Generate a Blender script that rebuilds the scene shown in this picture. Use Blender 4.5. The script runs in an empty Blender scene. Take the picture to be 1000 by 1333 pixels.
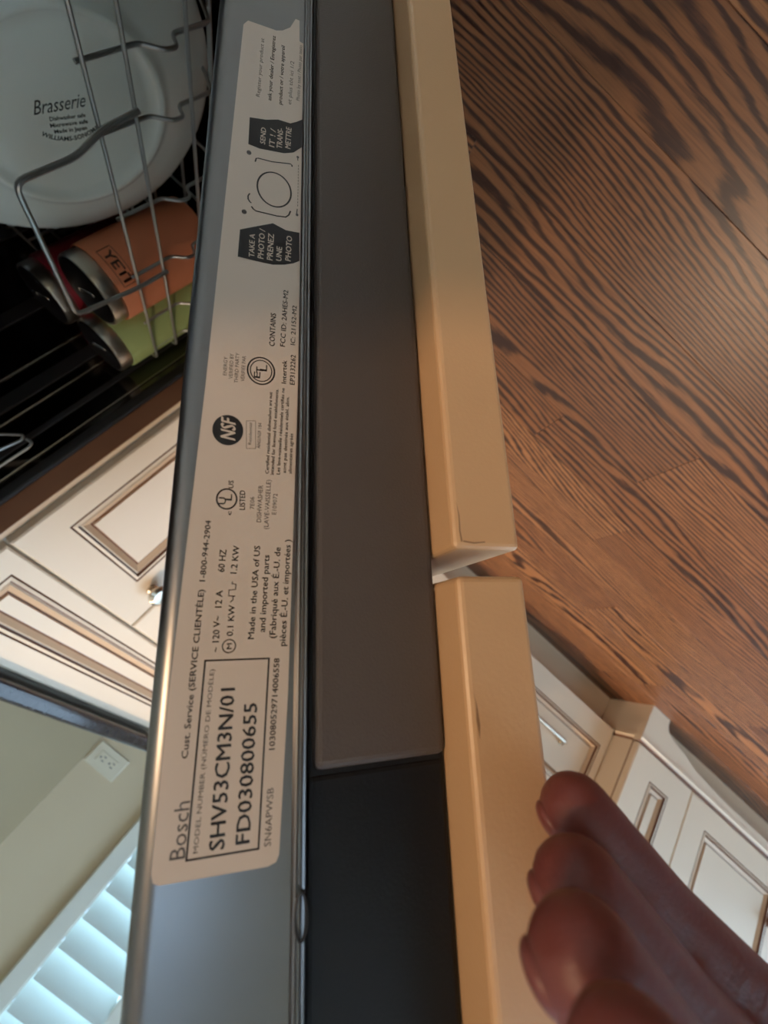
import bpy, bmesh, math, random
from mathutils import Vector, Matrix
random.seed(7)
sc = bpy.context.scene
C = sc.collection
PI = math.pi
H = 0.60                                  # height of the lens above the floor

# ------------------------------------------------------------------ camera
cam_d = bpy.data.cameras.new('camera'); cam = bpy.data.objects.new('camera', cam_d); C.objects.link(cam)
cam_d.sensor_fit = 'AUTO'; cam_d.sensor_width = 36.0
cam_d.lens = 567.77 / 1333.0 * 36.0
cam_d.clip_start = 0.004; cam_d.clip_end = 60
R0 = Vector((0.32254064, -0.73649240, -0.59481081))
R1 = Vector((-0.26908403, -0.67381369, 0.68835416))
R2 = Vector((-0.90750279, -0.06196810, -0.41551733))
M = Matrix.Identity(4)
for i in range(3):
    M[i][0] = R0[i]; M[i][1] = -R1[i]; M[i][2] = -R2[i]
M[2][3] = H
cam.matrix_world = M
cam_d.dof.use_dof = True
cam_d.dof.focus_distance = 0.155
cam_d.dof.aperture_fstop = 15.33 / 1.1
sc.camera = cam

# ------------------------------------------------------------------ world, light, exposure
w = bpy.data.worlds.new('daylight'); sc.world = w; w.use_nodes = True
bg = w.node_tree.nodes['Background']
bg.inputs['Color'].default_value = (0.53, 0.76, 1.0, 1)
bg.inputs['Strength'].default_value = 5.4
sc.view_settings.view_transform = 'Standard'
sc.view_settings.look = 'None'
sc.view_settings.gamma = 1.0
sc.view_settings.use_curve_mapping = False
sc.view_settings.exposure = 0.15

def downlight(x, y, watts, half, blend, col, aim=None):
    """a recessed ceiling can: a spot that points straight down, or, given an aim, an added tilted spot"""
    l = bpy.data.lights.new('downlight', 'SPOT'); l.spot_size = math.radians(half*2); l.spot_blend = blend
    l.energy = watts; l.color = col; l.shadow_soft_size = 0.06
    o = bpy.data.objects.new('downlight', l); C.objects.link(o); o.location = (x, y, 2.48)
    if aim: o.rotation_euler = (Vector(aim)-Vector((x, y, 2.48))).to_track_quat('-Z', 'Y').to_euler()
    return o
WARM = (1.0, 0.72, 0.48)
downlight(-0.98, -0.80, 170, 32, 1.0, WARM)
downlight(0.20, -1.50, 210, 14, 0.8, WARM, (-1.0, 0.0, 0.55))  # added spot, tilted at the corner cabinet to brighten it
downlight(-0.70, -2.2, 25, 42, 0.9, WARM)
downlight(1.30, -2.0, 70, 42, 0.9, WARM)
def added_strip_light(x, y, z, watts, col):
    """warm strip light under the wall cabinet right of the dishwasher"""
    l = bpy.data.lights.new('added_strip_light', 'AREA'); l.shape = 'RECTANGLE'; l.size = 0.5; l.size_y = 0.04
    l.energy = watts; l.color = col
    o = bpy.data.objects.new('added_strip_light', l); C.objects.link(o); o.location = (x, y, z); o.rotation_euler = (math.radians(-20), 0, 0)
    return o
added_strip_light(0.66, 0.66, 1.38, 8.5, (1.0, 0.66, 0.38))

# ------------------------------------------------------------------ materials
def lin(r, g, b):
    f = lambda c: (c/255/12.92) if c/255 <= 0.04045 else ((c/255+0.055)/1.055)**2.4
    return (f(r), f(g), f(b), 1)
def mat(name, col, rough=0.5, metal=0.0, spec=0.5, bump=0.0, bscale=200, var=0.0, vscale=8, sss=0, coat=0):
    m = bpy.data.materials.new(name); m.use_nodes = True
    nt = m.node_tree; b = nt.nodes['Principled BSDF']
    b.inputs['Base Color'].default_value = col
    b.inputs['Roughness'].default_value = rough
    b.inputs['Metallic'].default_value = metal
    b.inputs['Specular IOR Level'].default_value = spec
    if sss:
        b.inputs['Subsurface Weight'].default_value = sss
        b.inputs['Subsurface Radius'].default_value = (0.008, 0.003, 0.0015)
        b.inputs['Subsurface Scale'].default_value = 1.0
    if coat: b.inputs['Coat Weight'].default_value = coat
    tc = nt.nodes.new('ShaderNodeTexCoord')
    if bump:
        n = nt.nodes.new('ShaderNodeTexNoise'); n.inputs['Scale'].default_value = bscale; n.inputs['Detail'].default_value = 3
        nt.links.new(tc.outputs['Object'], n.inputs['Vector'])
        bp = nt.nodes.new('ShaderNodeBump'); bp.inputs['Strength'].default_value = bump; bp.inputs['Distance'].default_value = 0.0006
        nt.links.new(n.outputs['Fac'], bp.inputs['Height']); nt.links.new(bp.outputs['Normal'], b.inputs['Normal'])
    if var:
        n = nt.nodes.new('ShaderNodeTexNoise'); n.inputs['Scale'].default_value = vscale; n.inputs['Detail'].default_value = 4
        nt.links.new(tc.outputs['Object'], n.inputs['Vector'])
        mx = nt.nodes.new('ShaderNodeMix'); mx.data_type = 'RGBA'
        mx.inputs[6].default_value = tuple(c*(1-var) for c in col[:3])+(1,)
        mx.inputs[7].default_value = tuple(min(1, c*(1+var)) for c in col[:3])+(1,)
        nt.links.new(n.outputs['Fac'], mx.inputs[0]); nt.links.new(mx.outputs[2], b.inputs['Base Color'])
    return m
cream = mat('cream_paint', lin(226, 208, 184), 0.38, var=0.04, vscale=5)
glaze = mat('brown_glaze', lin(112, 72, 52), 0.5)
cream2 = mat('antiqued_cream_paint', lin(205, 176, 146), 0.42, var=0.06)
panel_paint = mat('dishwasher_panel_paint', lin(208, 162, 118), 0.36, bump=0.10, bscale=900, var=0.05, vscale=14)
raw_wood = mat('raw_wood_edge', lin(120, 82, 58), 0.6, var=0.15, vscale=20)
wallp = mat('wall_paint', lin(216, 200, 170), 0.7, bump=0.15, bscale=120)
shaded_wallp = mat('shaded_wall_paint', lin(172, 154, 122), 0.7, bump=0.15, bscale=120)  # wall paint darkened: the corner wall's shade is put into its colour
ceilp = mat('ceiling_paint', lin(235, 230, 218), 0.8)
granite = mat('dark_granite', lin(42, 42, 46), 0.12, spec=0.6, var=0.6, vscale=160)
steel = mat('stainless_steel', lin(128, 127, 129), 0.30, metal=1.0, var=0.03, vscale=60)
steel_dark = mat('tub_steel', lin(105, 100, 96), 0.16, metal=1.0)
chrome = mat('wire_coating', lin(176, 176, 172), 0.28, metal=0.75)
nickel = mat('brushed_nickel', lin(196, 186, 170), 0.25, metal=1.0)
bare_steel = mat('bare_tumbler_steel', lin(205, 196, 182), 0.33, metal=1.0)
grey_plastic = mat('grey_plastic', lin(80, 68, 61), 0.55, bump=0.2, bscale=1500)
black_plastic = mat('black_plastic', lin(11, 11, 14), 0.5, spec=0.3, bump=0.1, bscale=1200)
rubber = mat('black_rubber', lin(16, 16, 17), 0.6)
paper = mat('label_paper', lin(198, 178, 160), 0.42, var=0.02, vscale=40)
ink = mat('label_ink', lin(20, 18, 21), 0.5)
inkgrey = mat('label_ink_faded', lin(74, 68, 66), 0.5)
white_glaze = mat('white_porcelain', lin(236, 238, 228), 0.18, var=0.02)
stamp = mat('plate_stamp_ink', lin(70, 84, 80), 0.4)
white_frame = mat('shutter_paint', lin(226, 228, 218), 0.45)
skin = mat('skin', lin(120, 60, 54), 0.45, sss=0.25, bump=0.25, bscale=900, var=0.08, vscale=60)
nail = mat('fingernail', lin(122, 64, 58), 0.4)
outlet_m = mat('outlet_plastic', lin(226, 218, 196), 0.35)
slot_m = mat('outlet_slot', lin(30, 26, 24), 0.7)
orange = mat('orange_powder_coat', lin(222, 134, 94), 0.5, bump=0.2, bscale=1200)
green = mat('green_powder_coat', lin(150, 166, 108), 0.5, bump=0.2, bscale=1200)
red = mat('red_powder_coat', lin(126, 24, 38), 0.45, bump=0.2, bscale=1200)
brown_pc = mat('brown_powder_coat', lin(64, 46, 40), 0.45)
glass = bpy.data.materials.new('window_glass'); glass.use_nodes = True
g_ = glass.node_tree.nodes['Principled BSDF']; g_.inputs['Transmission Weight'].default_value = 1; g_.inputs['Roughness'].default_value = 0.0; g_.inputs['IOR'].default_value = 1.01
louver_m = mat('shutter_louver', lin(220, 232, 228), 0.45)
lb = louver_m.node_tree.nodes['Principled BSDF']; lb.inputs['Subsurface Weight'].default_value = 0.0

def oak():
    m = bpy.data.materials.new('stained_oak'); m.use_nodes = True
    nt = m.node_tree; N = nt.nodes; L = nt.links; b = N['Principled BSDF']
    def node(t, **k):
        n = N.new(t)
        for a, v in k.items(): setattr(n, a, v)
        return n
    def math_(op, a, bb=None, c=None):
        n = node('ShaderNodeMath', operation=op)
        for i, v in enumerate((a, bb, c)):
            if v is None: continue
            if isinstance(v, (int, float)): n.inputs[i].default_value = v
            else: L.new(v, n.inputs[i])
        return n.outputs[0]
    tc = node('ShaderNodeTexCoord'); oi = node('ShaderNodeObjectInfo')
    sep = node('ShaderNodeSeparateXYZ'); L.new(tc.outputs['Object'], sep.inputs[0])
    rnd = math_('MULTIPLY', oi.outputs['Random'], 37.0)
    def vec(sx, sy, off):
        cmb = node('ShaderNodeCombineXYZ')
        L.new(math_('MULTIPLY', sep.outputs[0], sx), cmb.inputs[0])
        L.new(math_('MULTIPLY', sep.outputs[1], sy), cmb.inputs[1])
        L.new(math_('ADD', rnd, off), cmb.inputs[2])
        return cmb.outputs[0]
    n1 = node('ShaderNodeTexNoise'); n1.inputs['Scale'].default_value = 1.0; n1.inputs['Detail'].default_value = 2.0; n1.inputs['Roughness'].default_value = 0.45
    L.new(vec(6.0, 0.75, 0.0), n1.inputs['Vector'])
    n1b = node('ShaderNodeTexNoise'); n1b.inputs['Scale'].default_value = 1.0; n1b.inputs['Detail'].default_value = 3.0
    L.new(vec(90.0, 14.0, 3.0), n1b.inputs['Vector'])
    v = math_('ADD', math_('MULTIPLY', n1.outputs['Fac'], 25.0), math_('MULTIPLY', n1b.outputs['Fac'], 0.9))
    v = math_('ADD', v, math_('MULTIPLY', sep.outputs[0], 105.0))
    s = math_('SINE', math_('MULTIPLY', v, 2*PI))
    # fine fibres
    n2 = node('ShaderNodeTexNoise'); n2.inputs['Scale'].default_value = 1.0; n2.inputs['Detail'].default_value = 3.0
    L.new(vec(900.0, 22.0, 7.0), n2.inputs['Vector'])
    n3 = node('ShaderNodeTexNoise'); n3.inputs['Scale'].default_value = 1.0; n3.inputs['Detail'].default_value = 2.0
    L.new(vec(5.0, 1.2, 11.0), n3.inputs['Vector'])
    thick = math_('MULTIPLY_ADD', n3.outputs['Fac'], 1.2, -0.45)
    s2 = math_('ADD', math_('ADD', s, thick), math_('MULTIPLY_ADD', n2.outputs['Fac'], 2.0, -1.0))
    ramp = node('ShaderNodeValToRGB'); e = ramp.color_ramp.elements
    e[0].position = 0.22; e[0].color = (0, 0, 0, 1); e[1].position = 0.70; e[1].color = (1, 1, 1, 1)
    L.new(math_('MULTIPLY_ADD', s2, 0.5, 0.25), ramp.inputs[0])
    base = node('ShaderNodeValToRGB'); eb = base.color_ramp.elements
    eb[0].color = lin(112, 72, 46); eb[1].color = lin(158, 108, 70); eb[0].position = 0.2; eb[1].position = 0.85
    el = base.color_ramp.elements.new(0.5); el.color = lin(134, 87, 55)
    L.new(math_('ADD', math_('MULTIPLY', oi.outputs['Random'], 0.6), math_('MULTIPLY', n2.outputs['Fac'], 0.4)), base.inputs[0])
    mx = node('ShaderNodeMix', data_type='RGBA'); L.new(ramp.outputs[0], mx.inputs[0])
    L.new(base.outputs[0], mx.inputs[6]); mx.inputs[7].default_value = lin(54, 33, 27)
    L.new(math_('MULTIPLY', ramp.outputs[0], 1.0), mx.inputs[0])
    n4 = node('ShaderNodeTexNoise'); n4.inputs['Scale'].default_value = 1.0; n4.inputs['Detail'].default_value = 1.0
    L.new(vec(620.0, 14.0, 19.0), n4.inputs['Vector'])
    pr = node('ShaderNodeValToRGB'); pr.color_ramp.elements[0].position = 0.50; pr.color_ramp.elements[1].position = 0.66
    pr.color_ramp.elements[0].color = (0, 0, 0, 1); pr.color_ramp.elements[1].color = (0.4, 0.4, 0.4, 1)
    L.new(n4.outputs['Fac'], pr.inputs[0])
    m2 = node('ShaderNodeMix', data_type='RGBA'); L.new(pr.outputs[0], m2.inputs[0]); L.new(mx.outputs[2], m2.inputs[6]); m2.inputs[7].default_value = lin(66, 41, 32)
    L.new(m2.outputs[2], b.inputs['Base Color'])
    b.inputs['Roughness'].default_value = 0.36; b.inputs['Specular IOR Level'].default_value = 0.4
    bp = node('ShaderNodeBump'); bp.inputs['Strength'].default_value = 0.12; bp.inputs['Distance'].default_value = 0.0003; bp.invert = True
    L.new(ramp.outputs[0], bp.inputs['Height']); L.new(bp.outputs['Normal'], b.inputs['Normal'])
    return m
oak_m = oak()

# ------------------------------------------------------------------ helpers
def zr(z): return z + H
def link(name, bm, mats, parent=None, mw=None, smooth=False, angle=None):
    me = bpy.data.meshes.new(name); bmesh.ops.recalc_face_normals(bm, faces=bm.faces[:]) if angle != 'keep' else None
    bm.to_mesh(me); bm.free()
    for m in (mats if isinstance(mats, (list, tuple)) else [mats]): me.materials.append(m)
    if smooth:
        for p in me.polygons: p.use_smooth = True
        if hasattr(me, 'set_sharp_from_angle'): me.set_sharp_from_angle(angle=math.radians(38))
    o = bpy.data.objects.new(name, me); C.objects.link(o)
    if parent: o.parent = parent
    if mw is not None: o.matrix_local = mw
    return o
def thing(name, label, cat, loc=(0, 0, 0), rz=0, group=None):
    o = bpy.data.objects.new(name, None); C.objects.link(o); o.empty_display_size = 0.05
    o.location = loc; o.rotation_euler = (0, 0, rz); o['label'] = label; o['category'] = cat
    if group: o['group'] = group
    return o
def struct(o):
    o['kind'] = 'structure'; return o
def box(bm, a, b, bev=0.0, mi=0, seg=2):
    vs = [bm.verts.new((x, y, z)) for x in (a[0], b[0]) for y in (a[1], b[1]) for z in (a[2], b[2])]
    f = [(0,1,3,2),(4,6,7,5),(0,4,5,1),(2,3,7,6),(0,2,6,4),(1,5,7,3)]
    fs = [bm.faces.new([vs[i] for i in q]) for q in f]
    for q in fs: q.material_index = mi
    if bev:
        es = list({e for q in fs for e in q.edges})
        r = bmesh.ops.bevel(bm, geom=es, offset=bev, segments=seg, affect='EDGES', profile=0.5)
        for q in r['faces']: q.material_index = mi
def bx(a, b, bev=0.0, seg=2):
    bm = bmesh.new(); box(bm, a, b, bev, 0, seg); return bm
def prism(pts, z0, z1, bev=0.0):
    bm = bmesh.new()
    lo = [bm.verts.new((p[0], p[1], z0)) for p in pts]; hi = [bm.verts.new((p[0], p[1], z1)) for p in pts]
    n = len(pts)
    bm.faces.new(lo[::-1]); bm.faces.new(hi)
    for i in range(n): bm.faces.new([lo[i], lo[(i+1) % n], hi[(i+1) % n], hi[i]])
    if bev:
        bmesh.ops.recalc_face_normals(bm, faces=bm.faces[:])
        es = [e for e in bm.edges if abs(e.verts[0].co.z-e.verts[1].co.z) < 1e-9]
        bmesh.ops.bevel(bm, geom=es, offset=bev, segments=3, affect='EDGES', profile=0.5)
    return bm
def tube(bm, pts, r, n=8, cap=True):
    pts = [Vector(p) for p in pts]
    rs = r if isinstance(r, (list, tuple)) else [r]*len(pts)
    rings = []
    up = None
    for i, p in enumerate(pts):
        t = (pts[min(i+1, len(pts)-1)]-pts[max(i-1, 0)]).normalized()
        if up is None:
            up = t.orthogonal().normalized()
        up = (up - t*up.dot(t)).normalized()
        s = t.cross(up)
        rings.append([bm.verts.new(p+(up*math.cos(2*PI*k/n)+s*math.sin(2*PI*k/n))*rs[i]) for k in range(n)])
    for a, b in zip(rings, rings[1:]):
        for k in range(n): bm.faces.new([a[k], a[(k+1) % n], b[(k+1) % n], b[k]])
    if cap:
        bm.faces.new(rings[0][::-1]); bm.faces.new(rings[-1])
def rounded(pts, r, seg=4):
    """round the inner corners of a polyline"""
    pts = [Vector(p) for p in pts]; out = [pts[0]]
    for a, b, c in zip(pts, pts[1:], pts[2:]):
        d1 = (a-b); d2 = (c-b); k = min(r, d1.length*0.45, d2.length*0.45)
        p1 = b+d1.normalized()*k; p2 = b+d2.normalized()*k
        for i in range(seg+1):
            t = i/seg; out.append(p1*(1-t)**2+b*2*t*(1-t)+p2*t*t)
    out.append(pts[-1]); return out
def lathe(bm, prof, n=32, mi=None):
    rings = []
    for r, z in prof:
        rings.append([bm.verts.new((r*math.cos(2*PI*k/n), r*math.sin(2*PI*k/n), z)) for k in range(n)] if r > 1e-6 else [bm.verts.new((0, 0, z))])
    for i, (a, b) in enumerate(zip(rings, rings[1:])):
        for k in range(n):
            k2 = (k+1) % n
            if len(a) == 1 and len(b) == 1: continue
            if len(a) == 1: f = bm.faces.new([a[0], b[k2], b[k]])
            elif len(b) == 1: f = bm.faces.new([a[k], a[k2], b[0]])
            else: f = bm.faces.new([a[k], a[k2], b[k2], b[k]])
            if mi: f.material_index = mi[i]
def front(w, h, t, ml, mr, mb, mt, k=1.0, plain=False):
    """A cabinet front with a raised, glazed panel: x 0..w, z 0..h, face at y=0 looking along -y."""
    bm = bmesh.new()
    def rect(x0, x1, z0, z1, y): return [bm.verts.new(p) for p in ((x0, y, z0), (x1, y, z0), (x1, y, z1), (x0, y, z1))]
    e = 0.0025
    rings = [(rect(0, w, 0, h, t), 0), (rect(0, w, 0, h, e), 0), (rect(e, w-e, e, h-e, 0), 0)]
    prof = [(0, 0, 0), (0.0012, 0.003, 1), (0.0028, 0.0005, 1), (0.0072, -0.0005, 0), (0.0082, 0.0045, 1), (0.0100, 0.0045, 1),
            (0.0125, 0.0025, 0), (0.0210, 0.0085, 2), (0.0222, 0.0095, 1), (0.0236, 0.0095, 1), (0.0246, 0.0050, 2), (0.0262, 0.0050, 0)]
    for ins, y, mi in prof:
        ins *= k
        rings.append((rect(ml+ins, w-mr-ins, mb+ins, h-mt-ins, y), mi))
    for (a, _), (b, mi) in zip(rings, rings[1:]):
        for i in range(4):
            f = bm.faces.new([a[i], a[(i+1) % 4], b[(i+1) % 4], b[i]]); f.material_index = mi
    bm.faces.new(rings[-1][0]); bm.faces.new(rings[0][0][::-1])
    return bm
CAB = [cream, glaze, cream2]
def dup(o, parent=None):
    c = o.copy(); C.objects.link(c)
    if parent: c.parent = parent
    for ch in list(o.children): dup(ch, c)
    return c
# ================================================================== the room
XL, XR, YF, YB, ZC = -1.80, 2.60, -2.62, 0.95, 2.50      # left/right walls, front/back walls, ceiling
XK = -1.125; XU = -1.036                                  # fronts of the drawer bank and of the white unit
floor = struct(link('floor', bx((XL-.1, YF-.1, -0.06), (XR+.1, YB+.1, -0.014)), oak_m))
edges = [-1.80, -1.70, -1.60, -1.51, -1.40, -1.295, -1.205, -1.10, -1.015, -0.905, -0.81, -0.705, -0.608, -0.527, -0.412,
         -0.325, -0.21, -0.12, -0.005, 0.085, 0.20, 0.295, 0.41, 0.50, 0.61, 0.70]
joint = {12: -0.160, 13: -0.330, 9: -0.62, 10: -1.05, 11: -0.42, 14: 0.19, 15: -0.75, 16: -0.22}
for i, (x0, x1) in enumerate(zip(edges, edges[1:])):
    y = joint.get(i, random.uniform(-0.5, 0.3))
    while y < YB: y += random.uniform(0.7, 1.3)
    if i in joint:
        ys = [joint[i]]
        while ys[-1] < YB: ys.append(ys[-1]+random.uniform(0.8, 1.3))
        while ys[0] > -2.6: ys.insert(0, ys[0]-random.uniform(0.8, 1.4))
    else:
        ys = [y]
        while ys[-1] > -2.6: ys.append(ys[-1]-random.uniform(0.7, 1.4))
        ys = ys[::-1]
    for a, b in zip(ys, ys[1:]):
        a = max(a, -2.6); b = min(b, YB)
        if b-a < 0.02: continue
        hx, hy = (x1-x0)/2, (b-a)/2
        bm = bx((-hx+.00015, -hy+.00015, -0.0140), (hx-.00015, hy-.00015, 0), 0.0005, 1)
        o = link('floor_board', bm, oak_m, floor); o.location = ((x0+x1)/2, (a+b)/2, 0)
# coarse boards for the rest of the room
for i in range(18):
    x0 = 0.70+i*0.11
    if x0 > XR: break
    o = link('floor_board', bx((-.0545, -1.775, -.014), (.0545, 1.775, 0), .0009, 1), oak_m, floor); o.location = (x0+.055, -.84, 0)
struct(link('ceiling', bx((XL-.1, YF-.1, ZC), (XR+.1, YB+.1, ZC+.08)), ceilp))
# left wall around the shuttered window
WY0, WY1, WZ0, WZ1 = -1.42, -0.185, 1.02, 2.30
bm = bmesh.new()
box(bm, (XL-.1, YF, 0), (XL, WY0, ZC)); box(bm, (XL-.1, WY1, 0), (XL, YB, ZC))
box(bm, (XL-.1, WY0, 0), (XL, WY1, WZ0)); box(bm, (XL-.1, WY0, WZ1), (XL, WY1, ZC))
struct(link('wall_left', bm, wallp))
struct(link('wall_back', bx((XL, YB, 0), (XR, YB+.1, ZC)), wallp))
DX0, DX1 = -1.4, 1.8                                      # unseen patio doors behind the photographer, added and sized for cool daylight
bm = bmesh.new()
box(bm, (XL, YF-.1, 0), (DX0, YF, ZC)); box(bm, (DX1, YF-.1, 0), (XR, YF, ZC)); box(bm, (DX0, YF-.1, 2.40), (DX1, YF, ZC))
struct(link('wall_front', bm, wallp))
pd = struct(thing('added_door', 'unseen glazed patio doors added in the front wall for cool daylight', 'door', (DX0, YF, 0))); del pd['category']
pinv = Matrix.Translation((-DX0, -YF, 0))
def pdp(name, bm, m): bm.transform(pinv); return link(name, bm, m, pd)
for x in (DX0, (DX0+DX1)/2-.04, DX1-.08): pdp('door_stile', bx((x, YF-.08, 0), (x+.08, YF-.03, 2.40), .004), white_frame)
for z in (0, 2.32): pdp('door_rail', bx((DX0+.08, YF-.075, z), (DX1-.08, YF-.035, z+.08), .004), white_frame)
pdp('pane', bx((DX0+.04, YF-.058, .04), (DX1-.04, YF-.052, 2.36)), glass)
struct(link('wall_corner', prism([(-1.80, 0.093), (-0.707, 0.95), (-1.80, 0.95)], 0.0, ZC), shaded_wallp))
PY0, PY1, PZ0, PZ1 = -0.70, 0.08, 1.50, 2.25  # opening of an unseen window, added for the steel's bluish reflection
bm = bmesh.new()
box(bm, (XR, YF, 0), (XR+.1, PY0, ZC)); box(bm, (XR, PY1, 0), (XR+.1, YB, ZC))
for a, b, z in ((PY0, PY1, PZ0),):
    box(bm, (XR, a, PZ1), (XR+.1, b, ZC)); box(bm, (XR, a, 0), (XR+.1, b, z))
struct(link('wall_right', bm, wallp))
def room_part(name, bm, m, parent, inv): 
    bm.transform(inv); return link(name, bm, m, parent)
for nm, y0, y1, z0, z1 in (('added_window', PY0, PY1, PZ0, PZ1),):
    pw = struct(thing(nm, 'unseen kitchen window added in the right wall for its bluish light', 'window', (XR, y1, z0))); del pw['category']
    inv = Matrix.Translation((-XR, -y1, -z0))
    for y in (y0, y1-.07): room_part('frame_post', bx((XR+.02, y, z0), (XR+.08, y+.07, z1), .004), white_frame, pw, inv)
    for z in (z0, z1-.07): room_part('frame_rail', bx((XR+.025, y0+.07, z), (XR+.075, y1-.07, z+.07), .004), white_frame, pw, inv)
    room_part('pane', bx((XR+.045, y0+.03, z0+.03), (XR+.051, y1-.03, z1-.03)), glass, pw, inv)
# shuttered window
win = struct(thing('window_1', 'bright window with closed white plantation shutters above the counter', 'window', (XL, WY1, WZ0))); del win['category']
inv = Matrix.Translation((-XL, -WY1, -WZ0))
def wp(name, bm, m): return room_part(name, bm, m, win, inv)
wp('casing', bx((XL, WY1-.040, WZ0-.05), (XL+.026, WY1+.015, WZ1+.05), .004), white_frame)
wp('casing', bx((XL, WY0-.015, WZ0-.05), (XL+.026, WY0+.040, WZ1+.05), .004), white_frame)
wp('casing', bx((XL, WY0+.041, WZ1-.02), (XL+.026, WY1-.041, WZ1+.05), .004), white_frame)
wp('sill', bx((XL, WY0+.041, WZ0-.05), (XL+.045, WY1-.041, WZ0+.012), .004), white_frame)
wp('pane', bx((XL-.075, WY0, WZ0), (XL-.070, WY1, WZ1)), glass)
pw_ = (WY1-WY0-.08)/4
for k in range(4):
    y1 = WY1-.041-k*pw_; y0 = y1-pw_
    wp('shutter_stile', bx((XL-.022, y1-.004, WZ0+.012), (XL+.004, y1, WZ1-.02)), white_frame)
    wp('shutter_stile', bx((XL-.022, y0+.001, WZ0+.012), (XL+.004, y0+.040, WZ1-.02), .003), white_frame)
    z = WZ0+.055
    while z < WZ1-.05:
        bm = bmesh.new()
        n = 14; ring = [(0.044*math.cos(2*PI*i/n), 0.0052*math.sin(2*PI*i/n)) for i in range(n)]
        L_ = y1-y0-.046
        a = [bm.verts.new((p[0], -L_/2, p[1])) for p in ring]; b = [bm.verts.new((p[0], L_/2, p[1])) for p in ring]
        bm.faces.new(a); bm.faces.new(b[::-1])
        for i in range(n): bm.faces.new([a[i], a[(i+1) % n], b[(i+1) % n], b[i]])
        o = link('louver', bm, louver_m, win, smooth=True)
        o.location = (XL-.010-XL, (y1-.004+y0+.040)/2-WY1, z-WZ0); o.rotation_euler = (0, math.radians(-47), 0)
        z += 0.0785

# ================================================================== fitted furniture
D38 = math.radians(38.132)
PX, PY = -0.695, 0.303
ey = Vector((-math.sin(D38), math.cos(D38), 0)); ex = Vector((math.cos(D38), math.sin(D38), 0))
# ---- the diagonal corner cabinet
SW = 0.518
org = Vector((PX, PY, 0)) - ex*SW
cc = thing('corner_cabinet', 'cream glazed diagonal corner cabinet under the dark countertop, left of the dishwasher', 'cabinet', org, D38)
def cl(s, z): return (SW-s, 0, z)
toL = Matrix.Rotation(-D38, 4, 'Z') @ Matrix.Translation(-org)
def wl(x, y): v = toL @ Vector((x, y, 0)); return (v.x, v.y)
body = prism([wl(PX-.003, .323), wl(XK-.019, -.030), (-.026, .020)] if False else [wl(-.697, .323), wl(-.697, .93), wl(-.73, .93), wl(-1.74, .13), wl(-1.74, -.02), wl(-1.146, -.02), (-.014, .0195)], .105, .826)
link('cabinet_body', body, cream, cc)
link('toe_kick', prism([wl(-.70, .40), wl(-.70, .80), wl(-1.60, .10), wl(-1.20, .03)], 0, .105), cream2, cc)
link('end_panel', bx((0, 0, 0), (.002, .58, .72)), raw_wood, cc, toL @ Matrix.Translation((-.6965, .3185, .105)))
def at(x, y, z, rz=0): return Matrix.Translation((x, y, z)) @ Matrix.Rotation(rz, 4, 'Z')
def knob(parent, loc):
    bm = bmesh.new(); lathe(bm, [(0, 0), (.010, 0), (.010, .003), (.006, .005), (.0058, .013), (.011, .016), (.0180, .021), (.0185, .026), (.013, .031), (0, .032)], 24)
    o = link('knob', bm, nickel, parent, Matrix.Translation(loc) @ Matrix.Rotation(PI/2, 4, 'X'), smooth=True); return o
d1 = link('door', front(.2535, .579, .019, .064, .034, .06, .060), CAB, cc, at(SW-.2565, 0, .105))
knob(d1, (.0285, 0, .513))
d2 = link('door', front(.2535, .579, .019, .034, .064, .06, .060), CAB, cc, at(SW-.2565-.2565, 0, .105))
knob(d2, (.2535-.0285, 0, .513))
link('drawer_front', front(.510, .132, .019, .035, .035, .025, .037), CAB, cc, at(SW-.513, 0, .688))
# ---- cabinets on the left run (fronts face +X)
lb = thing('base_cabinet', 'cream base cabinet on the left run between corner cabinet and drawer cabinet', 'cabinet', (XK, -.540, 0), PI/2)
link('cabinet_body', bx((0, .019, .1), (.500, .64, .826)), cream, lb)
link('toe_kick', bx((0, .069, 0), (.460, .60, .1)), cream2, lb)
d = link('door', front(.494, .58, .019, .06, .06, .06, .06), CAB, lb, at(.003, 0, .102)); knob(d, (.03, 0, .52))
link('drawer_front', front(.494, .135, .019, .04, .04, .03, .035), CAB, lb, at(.003, 0, .687))
db = thing('drawer_cabinet', 'cream drawer cabinet with nickel bar pulls, between base cabinet and bluish-lit end unit', 'cabinet', (XK, -1.022, 0), PI/2)
link('cabinet_body', bx((0, .019, .1), (.480, .64, .826)), cream, db)
link('toe_kick', bx((0, .069, 0), (.480, .60, .1)), cream2, db)
for z0, h_ in ((.102, .262), (.368, .262), (.634, .188)):
    d = link('drawer', front(.474, h_, .019, .024, .045, .066 if z0 < .2 else .04, .030), CAB, db, at(.003, 0, z0))
    bm = bmesh.new(); cx = .225; hz = .137 if z0 < .2 else h_/2
    tube(bm, rounded([(cx-.085, 0.002, hz), (cx-.080, -.024, hz), (cx+.080, -.024, hz), (cx+.085, .002, hz)], .016, 6), .0052, 10)
    for s in (-1, 1): 
        b2 = bmesh.new(); lathe(b2, [(0, 0), (.009, 0), (.009, .003), (.006, .006), (0, .006)], 16); b2.transform(Matrix.Translation((cx+s*.085, .001, hz)) @ Matrix.Rotation(PI/2, 4, 'X'))
        me = bpy.data.meshes.new('t'); b2.to_mesh(me); b2.free(); bm.from_mesh(me); bpy.data.meshes.remove(me)
    link('bar_pull', bm, nickel, d, smooth=True)
# ---- the white furniture-style end unit
eu = thing('end_cabinet', 'cream end cabinet with arched furniture base, lit bluish white, beside the drawer cabinet', 'cabinet', (XU, -2.30, 0), PI/2)
W = 2.30-1.0235
link('cabinet_body', bx((0, .019, .115), (W, .72, .826)), cream, eu)
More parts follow.
